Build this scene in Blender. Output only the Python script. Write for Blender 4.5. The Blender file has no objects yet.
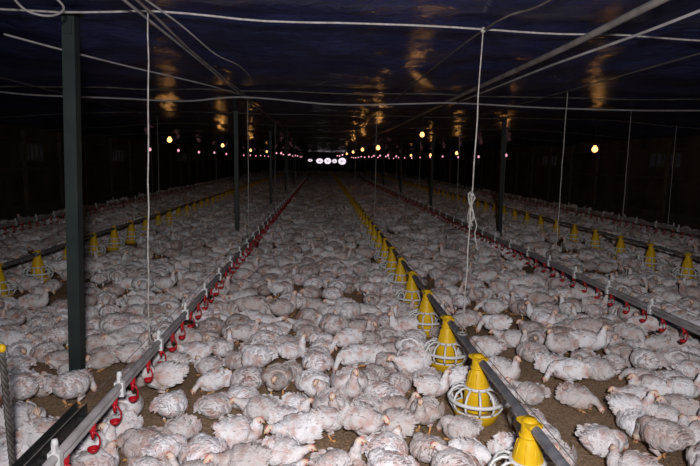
import bpy, math, random
from mathutils import Vector, Matrix, noise
random.seed(7)
S = bpy.context.scene
COL = S.collection
S.view_settings.view_transform='Standard'

# ------------------------------------------------------------------ materials
def new_mat(name):
    m = bpy.data.materials.new(name); m.use_nodes = True
    nt = m.node_tree; nt.nodes.clear()
    out = nt.nodes.new('ShaderNodeOutputMaterial')
    b = nt.nodes.new('ShaderNodeBsdfPrincipled')
    nt.links.new(b.outputs[0], out.inputs[0])
    return m, nt, b
def simple(name, c1, c2=None, scale=8, rough=0.6, bump=0.0, metal=0.0, spec=0.5, detail=4, bscale=None, bdist=0.01):
    m, nt, b = new_mat(name)
    tc = nt.nodes.new('ShaderNodeTexCoord')
    n = nt.nodes.new('ShaderNodeTexNoise'); n.inputs['Scale'].default_value = scale; n.inputs['Detail'].default_value = detail
    nt.links.new(tc.outputs['Object'], n.inputs['Vector'])
    r = nt.nodes.new('ShaderNodeValToRGB')
    r.color_ramp.elements[0].position = 0.35; r.color_ramp.elements[1].position = 0.65
    r.color_ramp.elements[0].color = (*c1, 1); r.color_ramp.elements[1].color = (*(c2 or c1), 1)
    nt.links.new(n.outputs['Fac'], r.inputs[0]); nt.links.new(r.outputs[0], b.inputs['Base Color'])
    b.inputs['Roughness'].default_value = rough; b.inputs['Metallic'].default_value = metal
    b.inputs['Specular IOR Level'].default_value = spec
    if bump:
        n2 = nt.nodes.new('ShaderNodeTexNoise'); n2.inputs['Scale'].default_value = bscale or scale*4; n2.inputs['Detail'].default_value = 5
        nt.links.new(tc.outputs['Object'], n2.inputs['Vector'])
        bp = nt.nodes.new('ShaderNodeBump'); bp.inputs['Strength'].default_value = bump; bp.inputs['Distance'].default_value = bdist
        nt.links.new(n2.outputs['Fac'], bp.inputs['Height']); nt.links.new(bp.outputs[0], b.inputs['Normal'])
    return m
def emis(name, col, strength, sample=False):
    m = bpy.data.materials.new(name); m.use_nodes = True
    nt = m.node_tree; nt.nodes.clear()
    out = nt.nodes.new('ShaderNodeOutputMaterial'); e = nt.nodes.new('ShaderNodeEmission')
    e.inputs[0].default_value = (*col, 1); e.inputs[1].default_value = strength
    nt.links.new(e.outputs[0], out.inputs[0])
    if not sample:
        try: m.cycles.emission_sampling = 'NONE'
        except Exception: pass
    return m

M_yellow = simple('yellow_plastic', (0.85,0.53,0.012), (0.72,0.43,0.01), 12, 0.45, spec=0.3)
M_white = simple('white_plastic', (0.82,0.82,0.83), (0.72,0.72,0.72), 10, 0.45)
M_pipe = simple('galvanised_pipe', (0.28,0.28,0.30), (0.16,0.16,0.18), 14, 0.45, metal=0.4)
M_pvc = simple('grey_pvc', (0.42,0.39,0.40), (0.28,0.26,0.26), 9, 0.5)
M_red = simple('red_plastic', (0.60,0.008,0.02), (0.42,0.006,0.015), 12, 0.4)
M_black = simple('black_rubber', (0.015,0.015,0.017), (0.03,0.03,0.03), 12, 0.6)
M_feed = simple('feed_grain', (0.45,0.27,0.08), (0.6,0.40,0.15), 120, 0.9, 0.4)
M_post = simple('green_painted_steel', (0.015,0.023,0.023), (0.024,0.034,0.031), 6, 0.5, 0.1)
M_rope = simple('nylon_rope', (0.50,0.48,0.46), (0.33,0.30,0.27), 30, 0.8)
M_wire = simple('old_wire', (0.14,0.13,0.12), (0.07,0.06,0.05), 12, 0.6)
M_conduit = simple('pale_conduit', (0.32,0.29,0.28), (0.17,0.15,0.14), 6, 0.6)
M_cable = simple('white_cable', (0.42,0.40,0.41), (0.26,0.25,0.25), 6, 0.6)
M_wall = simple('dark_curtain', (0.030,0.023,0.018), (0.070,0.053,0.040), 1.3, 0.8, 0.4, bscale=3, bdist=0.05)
M_wallp = simple('wall_post_timber', (0.09,0.065,0.045), (0.05,0.038,0.03), 6, 0.8)
M_slat = simple('dark_mesh_panel', (0.04,0.04,0.04), (0.08,0.07,0.06), 4, 0.7)
M_bulb = emis('warm_bulb_glow', (1.0,0.44,0.13), 3.8)
M_bulbp = emis('pink_bulb_glow', (1.0,0.40,0.50), 1.4)
M_socket = simple('bulb_socket', (0.02,0.02,0.02), None, 5, 0.5)

# litter
m, nt, b = new_mat('litter'); M_litter = m
tc = nt.nodes.new('ShaderNodeTexCoord')
n1 = nt.nodes.new('ShaderNodeTexNoise'); n1.inputs['Scale'].default_value = 1.1; n1.inputs['Detail'].default_value = 5
n2 = nt.nodes.new('ShaderNodeTexNoise'); n2.inputs['Scale'].default_value = 55; n2.inputs['Detail'].default_value = 6; n2.inputs['Roughness'].default_value = 0.7
for n in (n1, n2): nt.links.new(tc.outputs['Object'], n.inputs['Vector'])
r1 = nt.nodes.new('ShaderNodeValToRGB'); r1.color_ramp.elements[0].position=.3; r1.color_ramp.elements[1].position=.7
r1.color_ramp.elements[0].color=(0.34,0.235,0.15,1); r1.color_ramp.elements[1].color=(0.52,0.375,0.26,1)
r2 = nt.nodes.new('ShaderNodeValToRGB'); r2.color_ramp.elements[0].position=.36; r2.color_ramp.elements[1].position=.66
r2.color_ramp.elements[0].color=(0.46,0.43,0.40,1); r2.color_ramp.elements[1].color=(1.3,1.25,1.2,1)
mx = nt.nodes.new('ShaderNodeMixRGB'); mx.blend_type='MULTIPLY'; mx.inputs[0].default_value=1
nt.links.new(n1.outputs['Fac'], r1.inputs[0]); nt.links.new(n2.outputs['Fac'], r2.inputs[0])
nt.links.new(r1.outputs[0], mx.inputs[1]); nt.links.new(r2.outputs[0], mx.inputs[2]); nt.links.new(mx.outputs[0], b.inputs['Base Color'])
bp = nt.nodes.new('ShaderNodeBump'); bp.inputs['Strength'].default_value=.9; bp.inputs['Distance'].default_value=.02
nt.links.new(n2.outputs['Fac'], bp.inputs['Height']); nt.links.new(bp.outputs[0], b.inputs['Normal'])
b.inputs['Roughness'].default_value=.95; b.inputs['Specular IOR Level'].default_value=.15

# tarp
m, nt, b = new_mat('blue_tarpaulin'); M_tarp = m
tc = nt.nodes.new('ShaderNodeTexCoord')
n1 = nt.nodes.new('ShaderNodeTexNoise'); n1.inputs['Scale'].default_value=1.3; n1.inputs['Detail'].default_value=8; n1.inputs['Roughness'].default_value=.65
n2 = nt.nodes.new('ShaderNodeTexNoise'); n2.inputs['Scale'].default_value=5; n2.inputs['Detail'].default_value=6; n2.inputs['Distortion'].default_value=1.2
for n in (n1, n2): nt.links.new(tc.outputs['Object'], n.inputs['Vector'])
r1 = nt.nodes.new('ShaderNodeValToRGB'); r1.color_ramp.elements[0].position=.36; r1.color_ramp.elements[1].position=.68
r1.color_ramp.elements[0].color=(0.012,0.018,0.085,1); r1.color_ramp.elements[1].color=(0.055,0.066,0.22,1)
nt.links.new(n1.outputs['Fac'], r1.inputs[0]); nt.links.new(r1.outputs[0], b.inputs['Base Color'])
bp = nt.nodes.new('ShaderNodeBump'); bp.inputs['Strength'].default_value=.6; bp.inputs['Distance'].default_value=.025
nt.links.new(n2.outputs['Fac'], bp.inputs['Height']); nt.links.new(bp.outputs[0], b.inputs['Normal'])
b.inputs['Roughness'].default_value=.22; b.inputs['Specular IOR Level'].default_value=.16

# feathers
m, nt, b = new_mat('white_feathers'); M_feath = m
tc = nt.nodes.new('ShaderNodeTexCoord'); oi = nt.nodes.new('ShaderNodeObjectInfo')
n1 = nt.nodes.new('ShaderNodeTexNoise'); n1.noise_dimensions='4D'; n1.inputs['Scale'].default_value=12; n1.inputs['Detail'].default_value=5
nt.links.new(tc.outputs['Object'], n1.inputs['Vector'])
mm = nt.nodes.new('ShaderNodeMath'); mm.operation='MULTIPLY'; mm.inputs[1].default_value=40
nt.links.new(oi.outputs['Random'], mm.inputs[0]); nt.links.new(mm.outputs[0], n1.inputs['W'])
r1 = nt.nodes.new('ShaderNodeValToRGB'); cr=r1.color_ramp
cr.elements[0].position=.29; cr.elements[0].color=(0.66,0.40,0.34,1)
cr.elements[1].position=.53; cr.elements[1].color=(0.90,0.88,0.90,1)
e=cr.elements.new(.42); e.color=(0.78,0.66,0.65,1)
nt.links.new(n1.outputs['Fac'], r1.inputs[0])
r2 = nt.nodes.new('ShaderNodeValToRGB'); r2.color_ramp.elements[0].color=(0.68,0.62,0.58,1); r2.color_ramp.elements[1].color=(1,1,1,1); r2.color_ramp.elements[1].position=.75
nt.links.new(oi.outputs['Random'], r2.inputs[0])
mx = nt.nodes.new('ShaderNodeMixRGB'); mx.blend_type='MULTIPLY'; mx.inputs[0].default_value=1
nt.links.new(r1.outputs[0], mx.inputs[1]); nt.links.new(r2.outputs[0], mx.inputs[2])
nt.links.new(mx.outputs[0], b.inputs['Base Color'])
n3 = nt.nodes.new('ShaderNodeTexVoronoi'); n3.inputs['Scale'].default_value=50
nt.links.new(tc.outputs['Object'], n3.inputs['Vector'])
bp = nt.nodes.new('ShaderNodeBump'); bp.inputs['Strength'].default_value=.5; bp.inputs['Distance'].default_value=.008
nt.links.new(n3.outputs['Distance'], bp.inputs['Height']); nt.links.new(bp.outputs[0], b.inputs['Normal'])
b.inputs['Roughness'].default_value=.85; b.inputs['Specular IOR Level'].default_value=.2
M_comb = simple('comb_skin', (0.58,0.10,0.08), (0.68,0.22,0.18), 30, 0.6)
M_face = simple('pale_face_feather', (0.82,0.60,0.45), (0.85,0.71,0.60), 40, 0.8)
M_beak = simple('beak_horn', (0.75,0.45,0.15), (0.8,0.55,0.25), 30, 0.5)
M_leg = simple('leg_skin', (0.78,0.42,0.12), (0.70,0.35,0.18), 30, 0.6)
M_eye = simple('bird_eye', (0.01,0.008,0.006), None, 5, 0.15)

# ------------------------------------------------------------------ mesh builder
class MB:
    def __init__(s): s.v=[]; s.f=[]; s.m=[]; s.sm=[]; s.mats=[]
    def mi(s, mat):
        if mat not in s.mats: s.mats.append(mat)
        return s.mats.index(mat)
    def face(s, idx, mat, smooth=True): s.f.append(idx); s.m.append(s.mi(mat)); s.sm.append(smooth)
    def ring_loft(s, rings, mat, caps=True, smooth=True, close=True):
        b0=len(s.v); n=len(rings[0])
        for r in rings: s.v.extend([tuple(p) for p in r])
        for i in range(len(rings)-1):
            for j in range(n if close else n-1):
                a=b0+i*n+j; c=b0+i*n+(j+1)%n
                s.face((a,c,c+n,a+n), mat, smooth)
        if caps:
            s.face(tuple(b0+j for j in range(n))[::-1], mat, False)
            s.face(tuple(b0+(len(rings)-1)*n+j for j in range(n)), mat, False)
    def tube(s, pts, rad, mat, seg=8, caps=True):
        pts=[Vector(p) for p in pts]; rings=[]; up=None
        for i,p in enumerate(pts):
            t=(pts[min(i+1,len(pts)-1)]-pts[max(i-1,0)])
            if t.length<1e-9: t=Vector((0,0,1))
            t.normalize()
            if up is None:
                up = Vector((0,0,1)) if abs(t.z)<.9 else Vector((1,0,0))
            side=t.cross(up)
            if side.length<1e-4: side=t.cross(Vector((1,0.3,0)))
            side.normalize(); up=side.cross(t).normalized()
            r=rad[i] if isinstance(rad,(list,tuple)) else rad
            rings.append([p+side*r*math.cos(2*math.pi*k/seg)+up*r*math.sin(2*math.pi*k/seg) for k in range(seg)])
        s.ring_loft(rings, mat, caps)
    def lathe(s, prof, c, mat, seg=20, caps=False):
        c=Vector(c)
        rings=[[c+Vector((r*math.cos(2*math.pi*k/seg), r*math.sin(2*math.pi*k/seg), z)) for k in range(seg)] for r,z in prof]
        s.ring_loft(rings, mat, caps)
    def box(s, c, d, mat):
        x,y,z=c; a,b_,h=d[0]/2,d[1]/2,d[2]/2; b0=len(s.v)
        for sx in (-1,1):
            for sy in (-1,1):
                for sz in (-1,1): s.v.append((x+sx*a,y+sy*b_,z+sz*h))
        for q in ((0,1,3,2),(4,6,7,5),(0,4,5,1),(2,3,7,6),(0,2,6,4),(1,5,7,3)):
            s.face(tuple(b0+i for i in q), mat, False)
    def sphere(s, c, r, mat, seg=10, rg=7, sc=(1,1,1)):
        c=Vector(c); rings=[]
        for i in range(rg+1):
            th=math.pi*(0.02+0.96*i/rg)
            rings.append([c+Vector((r*sc[0]*math.sin(th)*math.cos(2*math.pi*k/seg), r*sc[1]*math.sin(th)*math.sin(2*math.pi*k/seg), -r*sc[2]*math.cos(th))) for k in range(seg)])
        s.ring_loft(rings, mat, True)
    def torus(s, c, R, r, mat, seg=24, ms=6):
        b0=len(s.v)
        for k in range(seg):
            a=2*math.pi*k/seg
            for j in range(ms):
                q=2*math.pi*j/ms
                s.v.append((c[0]+(R+r*math.cos(q))*math.cos(a), c[1]+(R+r*math.cos(q))*math.sin(a), c[2]+r*math.sin(q)))
        for k in range(seg):
            for j in range(ms):
                s.face((b0+k*ms+j, b0+((k+1)%seg)*ms+j, b0+((k+1)%seg)*ms+(j+1)%ms, b0+k*ms+(j+1)%ms), mat)
    def mesh(s, name):
        me=bpy.data.meshes.new(name); me.from_pydata([tuple(v) for v in s.v],[],s.f)
        for mt in s.mats: me.materials.append(mt)
        me.polygons.foreach_set('material_index', s.m); me.polygons.foreach_set('use_smooth', s.sm)
        me.update(); return me
    def obj(s, name, parent=None, loc=(0,0,0)):
        o=bpy.data.objects.new(name, s.mesh(name)); COL.objects.link(o); o.location=loc
        if parent: o.parent=parent
        return o
def empty(name, loc=(0,0,0)):
    e=bpy.data.objects.new(name,None); COL.objects.link(e); e.location=loc; e.empty_display_size=.2; return e
def inst(mesh, name, parent, loc, rz=0):
    o=bpy.data.objects.new(name,mesh); COL.objects.link(o); o.parent=parent; o.location=loc; o.rotation_euler=(0,0,rz); return o

XL, XR, Y0, Y1 = -7.6, 9.3, -2.0, 74.0
XC = 1.04
def ceil_h(x): return 2.64 - 0.07*max(0, abs(x-XC)-5.0)

# ------------------------------------------------------------------ floor
mb=MB(); nx,ny=85,190
for j in range(ny+1):
    yy=Y0+(Y1-Y0)*(j/ny)**1.5
    for i in range(nx+1):
        xx=XL+(XR-XL)*i/nx
        mb.v.append((xx,yy,0.018*noise.noise(Vector((xx*1.7,yy*1.7,0)))-0.012))
for j in range(ny):
    for i in range(nx):
        a=j*(nx+1)+i; mb.face((a,a+1,a+nx+2,a+nx+1),M_litter)
mb.obj('floor')

# ------------------------------------------------------------------ ceiling
mb=MB(); nx=130; ys=[]; y=Y0
while y<Y1: ys.append(y); y+= 0.11 if y<14 else (0.3 if y<32 else 0.65)
ys.append(Y1)
for y in ys:
    ph=(y-4.05)/3.9
    sag=abs(math.sin(math.pi*ph))**0.7
    for i in range(nx+1):
        x=XL-.02+(XR-XL+.04)*i/nx
        n=noise.noise(Vector((x*.9,y*.5,3)))*.07+noise.noise(Vector((x*2.6,y*1.3,9)))*.045+noise.noise(Vector((x*5,y*2.6,2)))*.022
        mb.v.append((x,y,ceil_h(x)+.05-sag*.055+n*sag))
for j in range(len(ys)-1):
    for i in range(nx):
        a=j*(nx+1)+i; mb.face((a,a+nx+1,a+nx+2,a+1),M_tarp)
mb.obj('ceiling')

# ------------------------------------------------------------------ walls
M_sheet = bpy.data.materials.new('translucent_sheet'); M_sheet.use_nodes=True
nt=M_sheet.node_tree; nt.nodes.clear(); o_=nt.nodes.new('ShaderNodeOutputMaterial'); t_=nt.nodes.new('ShaderNodeBsdfTranslucent')
nn=nt.nodes.new('ShaderNodeTexNoise'); nn.inputs['Scale'].default_value=3
rr=nt.nodes.new('ShaderNodeValToRGB'); rr.color_ramp.elements[0].color=(0.03,0.03,0.033,1); rr.color_ramp.elements[1].color=(0.11,0.11,0.115,1)
nt.links.new(nn.outputs['Fac'],rr.inputs[0]); nt.links.new(rr.outputs[0],t_.inputs[0]); nt.links.new(t_.outputs[0],o_.inputs[0])

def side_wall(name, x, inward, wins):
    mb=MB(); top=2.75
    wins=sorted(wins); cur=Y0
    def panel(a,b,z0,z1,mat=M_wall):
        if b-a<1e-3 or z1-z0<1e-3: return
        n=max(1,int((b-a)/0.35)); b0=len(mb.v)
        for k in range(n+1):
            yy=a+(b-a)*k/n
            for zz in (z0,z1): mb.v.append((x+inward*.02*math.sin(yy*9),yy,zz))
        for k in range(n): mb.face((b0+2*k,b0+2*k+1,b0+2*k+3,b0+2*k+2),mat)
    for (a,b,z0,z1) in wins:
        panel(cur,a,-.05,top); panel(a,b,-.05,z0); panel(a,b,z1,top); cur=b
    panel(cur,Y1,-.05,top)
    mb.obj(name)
    for (a,b,z0,z1) in wins:
        w=MB(); 
        w.box((x-inward*.03,(a+b)/2,(z0+z1)/2),(0.006,b-a+.04,z1-z0+.04),M_sheet)
        nb=5
        for k in range(nb+1):
            w.box((x+inward*.0,a+(b-a)*k/nb,(z0+z1)/2),(0.05,0.03,z1-z0+.04),M_wallp)
        w.box((x,(a+b)/2,z0),(0.06,b-a+.06,.04),M_wallp); w.box((x,(a+b)/2,z1),(0.06,b-a+.06,.04),M_wallp)
        yield w
k=1
for w in side_wall('wall_left', XL, 1, [(14.6,15.8,1.55,2.0),(20.5,22,1.5,1.95),(30,32,1.5,1.95)]):
    w.obj('window_%d'%k); k+=1
for w in side_wall('wall_right', XR, -1, [(14.2,15.6,1.62,2.02),(22,23.5,1.6,2.0),(33,35,1.5,1.95)]):
    w.obj('window_%d'%k); k+=1
for nm,x,s_ in (('trim_1',XL,1),('trim_2',XR,-1)):
    mb=MB(); y=1.0
    while y<Y1-1:
        mb.box((x+s_*.09,y,1.16),(.09,.09,2.36),M_wallp); y+=1.95
    for z in (0.25,1.35,2.1): mb.box((x+s_*.10,(Y0+Y1)/2,z),(.03,Y1-Y0-.2,.06),M_wallp)
    mb.obj(nm)
for nm,x,s_ in (('baseboard_left',XL,1),('baseboard_right',XR,-1)):
    mb=MB(); mb.box((x+s_*.055,(Y0+Y1)/2,.22),(.03,Y1-Y0-.1,.44),M_slat); mb.obj(nm)

# end walls
def rectY(mb,xa,xb,za,zb,y,mat,th=.1): mb.box(((xa+xb)/2,y,(za+zb)/2),(xb-xa,th,zb-za),mat)
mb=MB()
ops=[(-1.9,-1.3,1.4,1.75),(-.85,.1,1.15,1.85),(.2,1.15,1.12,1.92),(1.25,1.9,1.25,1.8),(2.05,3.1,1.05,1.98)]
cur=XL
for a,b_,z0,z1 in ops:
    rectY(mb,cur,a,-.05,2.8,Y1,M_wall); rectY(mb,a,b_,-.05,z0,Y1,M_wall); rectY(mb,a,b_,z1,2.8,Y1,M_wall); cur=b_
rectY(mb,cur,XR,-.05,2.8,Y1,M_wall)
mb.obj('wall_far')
for i,(a,b_,z0,z1) in enumerate(ops):
    mb=MB(); cx_,cz=(a+b_)/2,(z0+z1)/2; rx,rz=(b_-a)/2,(z1-z0)/2; seg=24; b0=len(mb.v)
    yy=Y1-.07
    for k in range(seg):
        q=2*math.pi*k/seg; c,s_=math.cos(q),math.sin(q)
        mb.v.append((cx_+rx*.97*c,yy,cz+rz*.97*s_)); m_=max(abs(c),abs(s_)); mb.v.append((cx_+(rx+.04)*c/m_,yy,cz+(rz+.04)*s_/m_))
    for k in range(seg):
        a0=b0+2*k; a1=b0+2*((k+1)%seg); mb.face((a0,a0+1,a1+1,a1),M_wallp,False)
    for k in range(5):
        q=math.pi*k/5+.3; mb.tube([(cx_-rx*.93*math.cos(q),yy,cz-rz*.93*math.sin(q)),(cx_+rx*.93*math.cos(q),yy,cz+rz*.93*math.sin(q))],.012,M_wallp,5)
    mb.sphere((cx_,yy,cz),.04,M_wallp)
    mb.obj('window_%d'%(7+i))
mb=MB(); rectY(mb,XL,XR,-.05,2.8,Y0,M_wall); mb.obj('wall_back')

# ------------------------------------------------------------------ posts
for px in (-1.78,3.87):
    y=4.02 if px<0 else 11.95
    while y<Y1-2:
        mb=MB(); t=.006; w=.078; h=ceil_h(px)+.02
        mb.box((0,w/2,h/2),(w,t,h),M_post); mb.box((-w/2,0,h/2),(t,w,h),M_post); mb.box((w/2,0,h/2),(t,w,h),M_post)
        mb.box((0,-w/2,h/2),(w+t,t,h),M_post)
        mb.box((0,0,.006),(.15,.15,.012),M_post)
        for sx in (-.055,.055):
            for sy in (-.055,.055): mb.lathe([(.0,.026),(.009,.026),(.009,.012)],(sx,sy,0),M_pipe,6)
        mb.box((0,0,h-.01),(.14,.14,.01),M_post)
        mb.box((0,-w/2-.01,h-.09),(.05,.012,.12),M_post)
        o=mb.obj('steel_post',None,(px,y,0)); o.rotation_euler=(0,.028 if y<5 else random.uniform(-.008,.012),0); y+=7.8

# ------------------------------------------------------------------ feeder mesh
def feeder_mesh():
    mb=MB()
    mb.lathe([(.0,.014),(.09,.014),(.128,.035),(.150,.090),(.156,.095),(.153,.082),(.132,.024),(.09,.002),(0,.002)],(0,0,0),M_yellow,28)
    mb.lathe([(.0,.065),(.09,.05),(.125,.034)],(0,0,0),M_feed,20)
    mb.torus((0,0,.165),.180,.0125,M_white,32,7)
    mb.torus((0,0,.240),.082,.011,M_white,28,6)
    mb.torus((0,0,.098),.153,.007,M_white,28,6)
    for k in range(12):
        a=2*math.pi*k/12; c,s_=math.cos(a),math.sin(a)
        mb.tube([(r*c,r*s_,z) for r,z in ((.082,.240),(.122,.240),(.160,.216),(.180,.176),(.175,.135),(.153,.096))],.0078,M_white,6)
    mb.lathe([(.084,.085),(.086,.10),(.082,.22),(.076,.25),(.062,.305),(.049,.345),(.041,.365),(.041,.405),(.038,.445),(.030,.458),(.0,.461)],(0,0,0),M_yellow,28)
    mb.lathe([(.045,.362),(.050,.367),(.050,.375),(.043,.379)],(0,0,0),M_yellow,28)
    for k in range(8):
        a=2*math.pi*k/8; c,s_=math.cos(a),math.sin(a)
        mb.tube([(.081*c,.081*s_,.22),(.052*c,.052*s_,.34)],.004,M_yellow,5)
    mb.box((0,0,.435),(.075,.11,.02),M_yellow)
    return mb.mesh('pan_feeder')
FM=feeder_mesh()
PH=.415
def strand(mb,p,q,r=.004,mat=None,sag=0,n=10,wob=0):
    p,q=Vector(p),Vector(q); pts=[]
    for i in range(n+1):
        t=i/n; v=p.lerp(q,t); v.z-=sag*4*t*(1-t)
        if 0<i<n and wob: v+=Vector((random.uniform(-wob,wob),random.uniform(-wob,wob),random.uniform(-wob,wob)*.5))
        pts.append(v)
    mb.tube(pts,r,mat or M_rope,6)
feeders=[]
def feeder_line(x, start, zs_str, tangle=None):
    e=empty('feeder_line',(x,0,0))
    mb=MB(); L=Y1-3; p=[]; n=40
    for i in range(n+1):
        p.append((0,1.0+(L-1.0)*i/n,PH+.004*math.sin(i*1.7)))
    mb.tube(p,.025,M_pipe,12)
    y=1.4
    while y<L:
        mb.tube([(0,y-.05,PH),(0,y+.05,PH)],.031,M_pipe,12); y+=3.0
    mb.obj('auger_pipe',e)
    mb=MB()
    strand(mb,(0,1.0,PH+.075),(0,L,PH+.075),.0025,M_wire,0,30)
    mb.obj('anti_roost_wire',e)
    y=start;k=1
    while y<L:
        inst(FM,'pan_feeder_%d'%k,e,(-.012,y,0.0),random.uniform(0,.4)); feeders.append((x,y)); y+=.91; k+=1
    mb=MB()
    for (ys_,dx,dy) in zs_str:
        top=(dx,ys_+dy,ceil_h(x)-.02)
        strand(mb,(0,ys_,PH+.05),top,.0048 if ys_<6 else .005,M_rope,0,14,.004)
        mb.torus((0,ys_,PH+.03),.035,.005,M_rope,16,5)
        if tangle and ys_==zs_str[0][0]:
            P=[]
            for i in range(60):
                a=i*.75; P.append((dx*.45+.022*math.sin(a)*math.cos(i*.13), ys_+.02*math.cos(a*.9), 1.36+.12*math.sin(i*.31)+.012*math.sin(a*1.3)))
            mb.tube(P,.003,M_rope,5)
            strand(mb,(dx*.45,ys_-.01,1.5),(dx*.45+.05,ys_-.02,1.10),.0035,M_rope,.0,8,.012)
            mb.sphere((dx,ys_+dy,2.60),.02,M_rope)
    mb.obj('suspension_ropes',e)
    return e
feeder_line(XC,2.56,[(3.95,.055,0),(11.0,0,0),(18,0,0),(25,0,0),(32,0,0)],tangle=True)
feeder_line(-3.72,2.9,[(6.2,0,0),(13.0,0,0),(20,0,0),(27,0,0)])
feeder_line(5.25,3.1,[(9.5,0,0),(16,0,0),(23,0,0)])

# ------------------------------------------------------------------ drinker lines
def cup_mesh():
    mb=MB()
    mb.lathe([(0,.335),(.010,.335),(.010,.30),(.007,.295),(.007,.285),(0,.285)],(0,0,0),M_red,10)
    mb.lathe([(.019,.362),(.019,.332)],(0,0,0),M_red,10)
    mb.tube([(.0,0,.325),(.020,0,.312),(.032,0,.285),(.032,0,.252),(.020,0,.228)],.005,M_red,6)
    mb.lathe([(0,.214),(.016,.216),(.026,.228),(.029,.240),(.026,.240),(.022,.230),(0,.222)],(0,0,0),M_red,16)
    return mb.mesh('nipple_cup')
CM=cup_mesh()
def drinker_line(x, y0, strings, detailed=True, spacing=.30):
    e=empty('nipple_drinker_line',(x,0,0)); L=Y1-3
    mb=MB(); n=50
    mb.tube([(0,y0+(L-y0)*i/n,.358+.004*math.sin(i*2.1)) for i in range(n+1)],.0135,M_pvc,10)
    mb.tube([(0,y0+(L-y0)*i/n,.396+.004*math.sin(i*2.1)) for i in range(n+1)],.020,M_pvc,12)
    mb.obj('water_pipe',e)
    mb=MB(); y=y0+.35
    while y<40:
        mb.box((0,y,.378),(.052,.035,.085),M_white); mb.box((0,y,.432),(.018,.028,.05),M_white)
        mb.lathe([(0,.02),(.012,.018),(.016,0),(.012,-.018),(0,-.02)],(0,y,.462),M_white,8); y+=.78
    mb.obj('pipe_clips',e)
    y=y0+.12;k=1
    while y<(44 if detailed else 26):
        inst(CM,'nipple_cup_%d'%k,e,(0.008,y,0),random.uniform(-.5,.5)); y+=spacing;k+=1
    mb=MB()
    strand(mb,(0,y0,.50),(0,L,.50),.002,M_wire,0,30)
    for ys_,dx in strings:
        strand(mb,(0,ys_,.45),(dx,ys_,ceil_h(x)-.03),.0048 if ys_<6 else .005,M_rope,0,14,.004)
        mb.torus((0,ys_,.44),.02,.004,M_rope,12,5)
        strand(mb,(0,ys_,.62),(.015,ys_-.01,.47),.004,M_rope,0,5,.008)
    mb.obj('suspension_ropes',e)
    return e
dl=drinker_line(-1.15,2.0,[(3.68,.06),(8.8,0),(13.8,0),(18.8,0),(24,0)])
drinker_line(3.04,2.2,[(7.05,0.02),(12.5,0),(17.5,0),(23,0)])
drinker_line(-5.95,2.2,[(9.5,0),(14.5,0),(20,0)],False)
drinker_line(7.35,2.2,[(11.5,0),(17,0)],False)
mb=MB(); mb.box((-.10,2.55,.37),(.055,.62,.03),M_black); mb.box((-.125,2.55,.395),(.008,.62,.05),M_black); mb.box((-.075,2.55,.39),(.008,.62,.04),M_black)
mb.box((-.05,2.35,.385),(.09,.03,.02),M_black); mb.box((-.05,2.75,.385),(.09,.03,.02),M_black)
mb.obj('regulator_channel',dl)

# twisted stay cable near the left edge
mb=MB()
for k in range(3):
    pts_=[]
    for i in range(90):
        t=i/89; a=i*.55+k*2.094
        pts_.append((-1.50+.02*t+.009*math.cos(a), 2.62+.009*math.sin(a), .0+.78*(1-t)))
    mb.tube(pts_,.008,M_wire,6)
mb.sphere((-1.50,2.62,.795),.018,M_yellow,12,8,(1,1,1.2))
mb.lathe([(0,.0),(.03,.0),(.03,.012),(0,.02)],(-1.48,2.62,0),M_wire,12)
mb.obj('twisted_stay_cable')

# ------------------------------------------------------------------ overhead ropes and cables
def poly(mb,pts,r,mat,sub=6,wob=0):
    P=[Vector(p) for p in pts]; out=[]
    for i in range(len(P)-1):
        a=P[max(i-1,0)];b_=P[i];c=P[i+1];d=P[min(i+2,len(P)-1)]
        for k in range(sub):
            t=k/sub
            v=.5*((2*b_)+(c-a)*t+(2*a-5*b_+4*c-d)*t*t+(3*b_-a-3*c+d)*t**3)
            if wob: v=v+Vector((0,random.uniform(-wob,wob),random.uniform(-wob,wob)))
            out.append(v)
    out.append(P[-1]); mb.tube(out,r,mat,8)
mb=MB(); y=4.05; k=0
while y<Y1-1:
    pts_=[]; x=XL+.05
    while x<XR:
        pts_.append((x,y+random.uniform(-.05,.05)+(.09*(x-XC) if k==0 else 0),ceil_h(x)-.015+random.uniform(-.02,.012))); x+=.65
    poly(mb,pts_,.007 if k<1 else .009,M_rope if k==0 else M_wire,4,.002)
    y+=3.9;k+=1
mb.obj('tarpaulin_support_ropes')
mb=MB()
poly(mb,[(1.80,0,2.60),(1.80,3,2.575),(1.81,4.5,2.56),(1.82,8,2.57),(1.85,14,2.56),(1.85,24,2.58),(1.85,40,2.56),(1.85,70,2.58)],.024,M_conduit,6)
mb.obj('overhead_conduit')
mb=MB()
for dx in (0,.05):
    poly(mb,[(-1.14+dx,0,2.60),(-1.14+dx*1.5,3.3,2.585),(-1.12+dx*.6,5,2.57),(-1.16+dx,8,2.59),(-1.15,14,2.58),(-1.17,30,2.58),(-1.17,70,2.58)],.009,M_conduit if dx else M_cable,6)
poly(mb,[(XC+.25,0,2.60),(XC+.2,3,2.58),(XC+.05,4.1,2.60),(XC,9,2.58),(XC,30,2.59),(XC,70,2.59)],.007,M_wire,6)
poly(mb,[(3.0,0,2.60),(3.02,7.3,2.59),(3.0,30,2.59),(3.0,70,2.59)],.008,M_wire,6)
poly(mb,[(-3.7,0,2.60),(-3.72,10,2.58),(-3.72,70,2.59)],.008,M_wire,6)
mb.obj('winch_cables')
mb=MB()
poly(mb,[(-6,7.9,2.5),(-4.6,7.9,2.54),(-3.9,7.9,2.50),(-2.8,7.9,2.48),(-1.9,8.0,2.47),(-1.1,8.0,2.54),(.2,8.05,2.47),(1.3,8.1,2.51),(1.9,8.0,2.52),(3.2,8.1,2.49),(4.6,8.1,2.48),(6.0,8.2,2.50),(8.0,8.3,2.40)],.012,M_cable,6)
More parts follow.
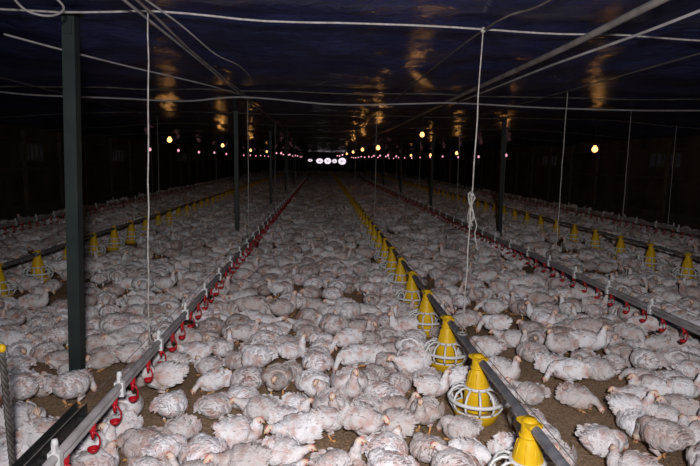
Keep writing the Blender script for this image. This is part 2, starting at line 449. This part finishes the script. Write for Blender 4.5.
poly(mb,[(-2.3,4.3,2.56),(-2.0,4.5,2.50),(-1.72,5.2,2.49),(-1.3,6.4,2.50),(-1.12,7.9,2.56)],.008,M_cable,6)
poly(mb,[(-1.75,3.3,2.62),(-1.72,3.45,2.53),(-1.6,3.5,2.51),(-1.5,3.45,2.55),(-1.55,3.3,2.62)],.007,M_cable,6)
poly(mb,[(-1.05,3.2,2.60),(-.92,3.8,2.545),(-.85,4.6,2.51),(-.78,5.4,2.55),(-.8,6.5,2.59)],.006,M_cable,6)
poly(mb,[(2.2,3.0,2.60),(2.05,3.6,2.54),(1.9,4.3,2.50),(1.87,5,2.50),(1.88,7.9,2.52)],.010,M_cable,6)
mb.obj('loose_power_cable')

# ------------------------------------------------------------------ bulbs
def bulb(mb,x,y,z,mat,r=.04):
    top=ceil_h(x)-.02
    mb.tube([(x,y,z+r*1.9),(x,y,top)],.004,M_socket,5)
    mb.lathe([(0,.06),(.018,.058),(.02,.02),(.018,0),(0,0)],(x,y,z+r*1.1),M_socket,10)
    mb.lathe([(0,-r),(r*.5,-r*.86),(r*.87,-r*.5),(r,0),(r*.87,r*.5),(r*.55,r*.95),(r*.4,r*1.3)],(x,y,z),mat,12)
def light(name,parent,loc,e,col,rad=.04):
    l=bpy.data.lights.new(name,'POINT'); l.energy=e; l.color=col; l.shadow_soft_size=rad
    o=bpy.data.objects.new(name,l); COL.objects.link(o); o.location=loc; o.parent=parent
AMB=(1,.45,.10)
def bulb_row(x,ys_,z,lit,zj=.04):
    mb=MB(); P=[]
    for i,y in enumerate(ys_):
        zz=z+random.uniform(-zj,zj)
        bulb(mb,x,y,zz,M_bulb if y<40 else M_bulbp,.038 if y<10 else .06); P.append((x,y,zz))
    o=mb.obj('hanging_light_bulbs')
    for i in range(lit):
        light('bulb_glow_%d'%(i+1),o,(P[i][0],P[i][1]-.02,P[i][2]-.10),1.1 if i==0 else 2.2,AMB)
bulb_row(-3.72,[14,21.3,29.5,38,46,54,62],2.12,3)
bulb_row(1.62,[9.2,16.5,23,30,38,46,54,62],2.09,4)
bulb_row(5.5,[11.2,17,23,28.6,35,42,49,56,63],2.02,4)
for x,a in ((-6.6,22),(-2.4,33),(3.6,31),(7.9,24)):
    mb=MB(); y=a
    while y<70:
        bulb(mb,x,y,1.98+random.uniform(-.04,.04),M_bulbp,.055); y+=4.3
    mb.obj('hanging_light_bulbs')

# ------------------------------------------------------------------ chickens
def crs(P,t):
    n=len(P)-1; f=min(max(t,0),.9999)*n; i=int(f); u=f-i
    a,b_,c,d=P[max(i-1,0)],P[i],P[i+1],P[min(i+2,n)]
    return [.5*((2*b_[k])+(c[k]-a[k])*u+(2*a[k]-5*b_[k]+4*c[k]-d[k])*u*u+(3*b_[k]-a[k]-3*c[k]+d[k])*u**3) for k in range(len(b_))]
def chicken(name, stand, neck, turn, seed, spread=0.0, fat=1.0):
    rnd=random.Random(seed); mb=MB(); z0=.085 if stand else 0
    body=[(0,-.165,.135+z0,.010,.008),(0,-.140,.125+z0,.045,.034),(0,-.105,.112+z0,.080,.070),(0,-.05,.102+z0,.108,.095),(0,.015,.098+z0,.116,.098),(0,.072,.102+z0,.098,.090),(0,.108,.118+z0,.064,.066)]
    tx=math.sin(turn)
    if neck=='up':   nk=[(tx*.008,.122,.155+z0,.042,.044),(tx*.02,.130,.198+z0,.029,.031),(tx*.035,.136,.232+z0,.024,.025)]; hd=Vector((tx*.045,.146,.250+z0)); hp=-.1
    elif neck=='fwd':nk=[(tx*.02,.135,.135+z0,.040,.042),(tx*.04,.163,.150+z0,.029,.030),(tx*.06,.182,.163+z0,.025,.026)]; hd=Vector((tx*.07,.196,.168+z0)); hp=-.3
    elif neck=='down':nk=[(tx*.02,.140,.112+z0,.040,.040),(tx*.05,.170,.088+z0*.8,.028,.029),(tx*.07,.188,.064+z0*.55,.024,.025)]; hd=Vector((tx*.08,.197,.046+z0*.45)); hp=-1.1
    else:            nk=[(tx*.015,.112,.140+z0,.046,.044),(tx*.03,.116,.158+z0,.036,.035),(tx*.045,.120,.170+z0,.029,.028)]; hd=Vector((tx*.055,.130,.176+z0)); hp=-.4
    fdir=Matrix.Rotation(-turn*1.0,3,'Z')@Vector((0,math.cos(hp),math.sin(hp))); fdir.normalize()
    P=[(x,y,z,w*fat,h) for x,y,z,w,h in body]+nk
    h1=hd; P.append((h1.x,h1.y,h1.z,.0245,.025)); h2=hd+fdir*.022; P.append((h2.x,h2.y,h2.z,.020,.021)); h3=hd+fdir*.038; P.append((h3.x,h3.y,h3.z,.009,.010))
    NR,NS=52,22; rings=[]
    def frame(t):
        c=crs(P,t); c2=crs(P,min(t+.01,1)); c0=crs(P,max(t-.01,0))
        tg=Vector((c2[0]-c0[0],c2[1]-c0[1],c2[2]-c0[2])).normalized()
        side=tg.cross(Vector((0,0,1)) if abs(tg.z)<.85 else Vector((0,-1,0)) if tg.z>0 else Vector((0,1,0)))
        if side.x<0: side=-side
        side.normalize(); up=side.cross(tg).normalized()
        return Vector(c[:3]),tg,side,up,max(c[3],.003),max(c[4],.003)
    for i in range(NR):
        t=i/(NR-1); c,tg,sd,up,w,h=frame(t); r=[]
        for k in range(NS):
            a=2*math.pi*k/NS
            ca,sa=math.cos(a),math.sin(a)
            p=c+sd*w*ca+up*h*sa
            if t<.72:
                nn=noise.noise(p*28+Vector((seed*3.1,0,0)))*.010+noise.noise(p*70+Vector((0,seed*2.7,0)))*.005
                p+=(sd*ca+up*sa)*nn
            if not stand and p.z<.004: p.z=.004
            r.append(p)
        rings.append(r)
    mb.ring_loft(rings,M_feath)
    for q in range(len(mb.f)-2):
        if q//NS >= int((NR-1)*.80): mb.m[q]=mb.mi(M_face)
    def leaf(p,nrm,back,L,W,lift):
        sd=nrm.cross(back).normalized(); b0=len(mb.v)
        pts=[]
        for (u,wd) in ((0,.45),(.35,1),(.72,.85)):
            q=p+back*L*u+nrm*(lift*u*u+.0035*math.sin(u*3))
            pts+= [q-sd*W*wd, q+nrm*.0022, q+sd*W*wd]
        pts.append(p+back*L+nrm*lift)
        mb.v.extend([tuple(x) for x in pts])
        for r_ in (0,3):
            mb.face((b0+r_,b0+r_+1,b0+r_+4,b0+r_+3),M_feath); mb.face((b0+r_+1,b0+r_+2,b0+r_+5,b0+r_+4),M_feath)
        mb.face((b0+6,b0+7,b0+9),M_feath); mb.face((b0+7,b0+8,b0+9),M_feath)
    for q in range(240):
        t=rnd.uniform(.05,.66); a=rnd.uniform(-.5,math.pi+.5)
        c,tg,sd,up,w,h=frame(t); ca,sa=math.cos(a),math.sin(a)
        p=c+sd*w*ca+up*h*sa; nrm=(sd*ca/w+up*sa/h).normalized()
        back=(-tg+nrm*tg.dot(nrm)+Vector((rnd.uniform(-.4,.4),0,rnd.uniform(-.4,.4)))); back=(back-nrm*back.dot(nrm)).normalized()
        if p.z<.02: continue
        leaf(p+nrm*.001,nrm,back,rnd.uniform(.022,.044),rnd.uniform(.008,.014),rnd.uniform(.002,.014))
    for q in range(7):
        an=(q-3)*.24; c=Vector((0.016*(q-3)/3,-.145,.138+z0))
        back=Vector((math.sin(an),-math.cos(an),.15)).normalized(); nrm=Vector((0,.15,1)).normalized()
        leaf(c,nrm,back,.045,.011,.006)
    for s_ in (-1,1):
        sp=spread if s_>0 else spread*.4
        W=[(.075,.080,.130,.010,.018),(.108*fat,.046,.122,.016,.044),(.122*fat+sp*.4,.0,.114,.017,.054),(.118*fat+sp*.7,-.048,.112,.015,.046),(.098*fat+sp,-.096,.118,.011,.030),(.074*fat+sp,-.135,.126,.006,.012)]
        rg=[]
        for i in range(16):
            c=crs(W,i/15); th=max(c[3],.003); hh=max(c[4],.004); rr_=[]
            for k in range(12):
                a=2*math.pi*k/12
                p=Vector((s_*(c[0]+th*math.cos(a)-.35*hh*max(0,math.sin(a))),c[1],c[2]+z0+hh*math.sin(a)))
                p+=Vector((s_,0,0))*noise.noise(p*60+Vector((seed,0,0)))*.005
                rr_.append(p)
            rg.append(rr_ if s_>0 else rr_[::-1])
        mb.ring_loft(rg,M_feath)
        for row,(n,yy,L) in enumerate(((6,.02,.045),(6,-.025,.058),(6,-.07,.072))):
            for q in range(n):
                u=q/(n-1); c=crs(W,(.08-yy)/.215)
                zc=c[2]+z0+c[4]*(.75-1.5*u)
                xo=c[0]+c[3]*math.sqrt(max(0,1-(.75-1.5*u)**2))-.35*c[4]*max(0,.75-1.5*u)
                nrm=Vector((s_,0,.35-.5*u)).normalized(); back=Vector((-s_*.28+s_*sp*3,-1,.18-.25*u)).normalized()
                back=(back-nrm*back.dot(nrm)).normalized()
                leaf(Vector((s_*(xo+.001),yy+rnd.uniform(-.008,.008),zc)),nrm,back,L,.0125,.007)
    R=fdir; sdv=R.cross(Vector((0,0,1))).normalized(); upv=sdv.cross(R).normalized()
    h=hd; bk=[]
    for u,r1,dz in ((.030,.0095,.000),(.042,.0075,-.001),(.052,.003,-.005),(.054,.001,-.007)):
        c=h+R*u+upv*dz; bk.append([c+sdv*r1*math.cos(k*math.pi/4)*.8+upv*r1*math.sin(k*math.pi/4) for k in range(8)])
    mb.ring_loft(bk,M_beak)
    b0=len(mb.v); prof=[(-.006,.0),(-.004,.026),(.002,.024),(.007,.031),(.014,.026),(.020,.029),(.027,.023),(.033,.014),(.03,.005)]
    for off in (-.0018,.0018):
        for u,z in prof: mb.v.append(tuple(h+R*u+upv*(z+.002)+sdv*off))
    n=len(prof)
    mb.face(tuple(b0+i for i in range(n)),M_comb,False); mb.face(tuple(b0+n+i for i in range(n))[::-1],M_comb,False)
    for i in range(n): mb.face((b0+i,b0+(i+1)%n,b0+n+(i+1)%n,b0+n+i),M_comb,False)
    for s_ in (-1,1):
        mb.sphere(h+R*.012+sdv*s_*.0215+upv*.005,.0042,M_eye,8,6)
        mb.sphere(h+R*.016+sdv*s_*.0165-upv*.002,.0105,M_comb,8,6,(.7,.9,.9))
        mb.sphere(h+R*.028+sdv*s_*.006-upv*.021,.006,M_comb,8,6,(.6,.7,1.3))
    for s_ in (-1,1):
        if stand:
            st=rnd.uniform(-.03,.03)
            hip=Vector((s_*.05,.0,.145)); kn=Vector((s_*.060,.03+st*.4,.100)); hk=Vector((s_*.054,-.018+st,.062)); ft=Vector((s_*.054,.012+st,.010))
            mb.tube([hip,hip.lerp(kn,.6),kn],[.048,.042,.028],M_feath,10)
            mb.tube([kn,kn.lerp(hk,.6),hk],[.028,.018,.0105],M_feath,10)
            mb.tube([hk,hk.lerp(ft,.5),ft],[.0110,.0085,.0095],M_leg,8)
        else:
            ft=Vector((s_*.055,.070,.010)); mb.tube([ft+Vector((0,-.07,.016)),ft],[.011,.008],M_leg,8)
        for an,L in ((-.45,.038),(0,.048),(.45,.038),(math.pi,.022)):
            d=Vector((math.sin(an),math.cos(an),0))
            mb.tube([ft,ft+d*L*.5+Vector((0,0,.001)),ft+d*L*.85-Vector((0,0,.004)),ft+d*L-Vector((0,0,.007))],[.0065,.0055,.0045,.0015],M_leg,6)
    me=mb.mesh(name)
    return bpy.data.objects.new(name,me)
VC=bpy.data.collections.new('chicken_poses')
specs=[(False,'tuck',.0,0,1.05),(False,'tuck',.9,.0,1.08),(False,'up',.3,0,1.0),(False,'fwd',-.5,.015,1.05),(False,'down',.5,0,1.05),
       (True,'up',-.3,0,1.0),(True,'down',.2,.0,1.0),(True,'fwd',.4,.01,1.0),(False,'down',-.7,.0,1.08),(False,'tuck',-1.2,.02,1.0)]
for i,(a,b_,c,d,f) in enumerate(specs):
    VC.objects.link(chicken('chicken_pose_%02d'%i,a,b_,c,i+1,d,f))
weights=[15,13,8,12,14,9,12,10,13,11]

# scatter
clear=[(.12,4.2,.13,.65),(.42,6.4,.16,.6),(1.75,3.4,.32,.26),(-3.1,6.4,.4,.4),(1.9,5.6,.3,.3),(-.62,3.1,.14,.18),(2.9,4.5,.28,.22),(-2.6,9,.3,.4),(4.2,8,.35,.45)]
pts=[];grid={}
posts=[(-1.78,4.02+7.8*k) for k in range(9)]+[(3.87,11.95+7.8*k) for k in range(8)]+[(-1.49,2.62)]
fgrid={}
for f in feeders: fgrid.setdefault((round(f[0]),int(f[1])),[]).append(f)
def near_feeder(x,y,r):
    for f in (XC,-3.72,5.25):
        if abs(x-f)<r:
            for k in range(int(y)-1,int(y)+2):
                for g in fgrid.get((round(f),k),()):
                    if (g[0]-x)**2+(g[1]-y)**2<r*r: return True
    return False
def attempt(x,y):
    d=noise.noise(Vector((x*.95,y*.65,5)))+.6*noise.noise(Vector((x*2.4,y*1.9,8)))
    rmin=.193
    if d<-.30: rmin=.30
    elif d<-.04: rmin=.240
    if y>26: rmin=max(rmin,.25)
    for cx,cy,rx,ry in clear:
        if ((x-cx)/rx)**2+((y-cy)/ry)**2<1: return
    for px,py in posts:
        if abs(x-px)<.18 and abs(y-py)<.18: return
    if near_feeder(x,y,.29): return
    gx,gy=int(x/.3),int(y/.3)
    for i in (-2,-1,0,1,2):
        for j in (-2,-1,0,1,2):
            for q in grid.get((gx+i,gy+j),()):
                if (q[0]-x)**2+(q[1]-y)**2<rmin**2: return
    pts.append((x,y)); grid.setdefault((gx,gy),[]).append((x,y))
for n_ in range(28000): attempt(random.uniform(-4.5,5.5),random.uniform(1.9,8))
for n_ in range(76000): attempt(random.uniform(XL+.35,XR-.35),random.uniform(4.5,26))
for n_ in range(60000): attempt(random.uniform(XL+.35,XR-.35),random.uniform(26,Y1-1))
print('CHICKENS',len(pts))
me=bpy.data.meshes.new('broiler_chicken_flock'); me.from_pydata([(x,y,0.0) for x,y in pts],[],[])
ar=me.attributes.new('rot','FLOAT','POINT'); ar.data.foreach_set('value',[random.uniform(0,6.283) for _ in pts])
asx=me.attributes.new('scl','FLOAT','POINT'); asx.data.foreach_set('value',[random.uniform(.68,.92) for _ in pts])
av=me.attributes.new('var','INT','POINT'); av.data.foreach_set('value',random.choices(range(len(specs)),weights,k=len(pts)))
flock=bpy.data.objects.new('broiler_chicken_flock',me); COL.objects.link(flock)
ng=bpy.data.node_groups.new('flock_instancer','GeometryNodeTree')
ng.interface.new_socket('Geometry',in_out='INPUT',socket_type='NodeSocketGeometry'); ng.interface.new_socket('Geometry',in_out='OUTPUT',socket_type='NodeSocketGeometry')
N=ng.nodes; Lk=ng.links
gi=N.new('NodeGroupInput'); go=N.new('NodeGroupOutput'); ip=N.new('GeometryNodeInstanceOnPoints'); ci=N.new('GeometryNodeCollectionInfo')
ci.inputs['Collection'].default_value=VC; ci.inputs['Separate Children'].default_value=True; ci.inputs['Reset Children'].default_value=True
def att(nm,t):
    a=N.new('GeometryNodeInputNamedAttribute'); a.data_type=t; a.inputs[0].default_value=nm
    return [o for o in a.outputs if o.enabled and o.name=='Attribute'][0]
cx=N.new('ShaderNodeCombineXYZ'); Lk.new(att('rot','FLOAT'),cx.inputs[2])
Lk.new(gi.outputs[0],ip.inputs['Points']); Lk.new(ci.outputs[0],ip.inputs['Instance']); ip.inputs['Pick Instance'].default_value=True
Lk.new(att('var','INT'),ip.inputs['Instance Index']); Lk.new(cx.outputs[0],ip.inputs['Rotation']); Lk.new(att('scl','FLOAT'),ip.inputs['Scale'])
Lk.new(ip.outputs[0],go.inputs[0])
md=flock.modifiers.new('instances','NODES'); md.node_group=ng

# ------------------------------------------------------------------ world + photographer's lamp
w=bpy.data.worlds.new('outside'); S.world=w; w.use_nodes=True
bg=w.node_tree.nodes['Background']; bg.inputs[0].default_value=(1,.88,.98,1); bg.inputs[1].default_value=1.1
l=bpy.data.lights.new('flash_lamp','SPOT'); l.energy=700; l.color=(1.0,.965,.97)
l.shadow_soft_size=.10; l.spot_size=math.radians(112); l.spot_blend=1.0
lo=bpy.data.objects.new('flash_lamp',l); COL.objects.link(lo); lo.location=(.1,-.45,2.1)
d=Vector((0.12,1,-.17)); lo.rotation_euler=d.to_track_quat('-Z','Y').to_euler()

# ------------------------------------------------------------------ camera
cam=bpy.data.cameras.new('camera'); co=bpy.data.objects.new('camera',cam); COL.objects.link(co)
cam.lens=28.8; cam.sensor_width=36; cam.clip_end=300; cam.clip_start=.05
yaw=math.radians(-2.9); pitch=math.radians(7.43); roll=math.radians(.9)
Rm=Matrix.Rotation(yaw,4,'Z')@Matrix.Rotation(math.pi/2-pitch,4,'X')@Matrix.Rotation(roll,4,'Z')
co.matrix_world=Matrix.Translation((0,0,1.7))@Rm
S.camera=co
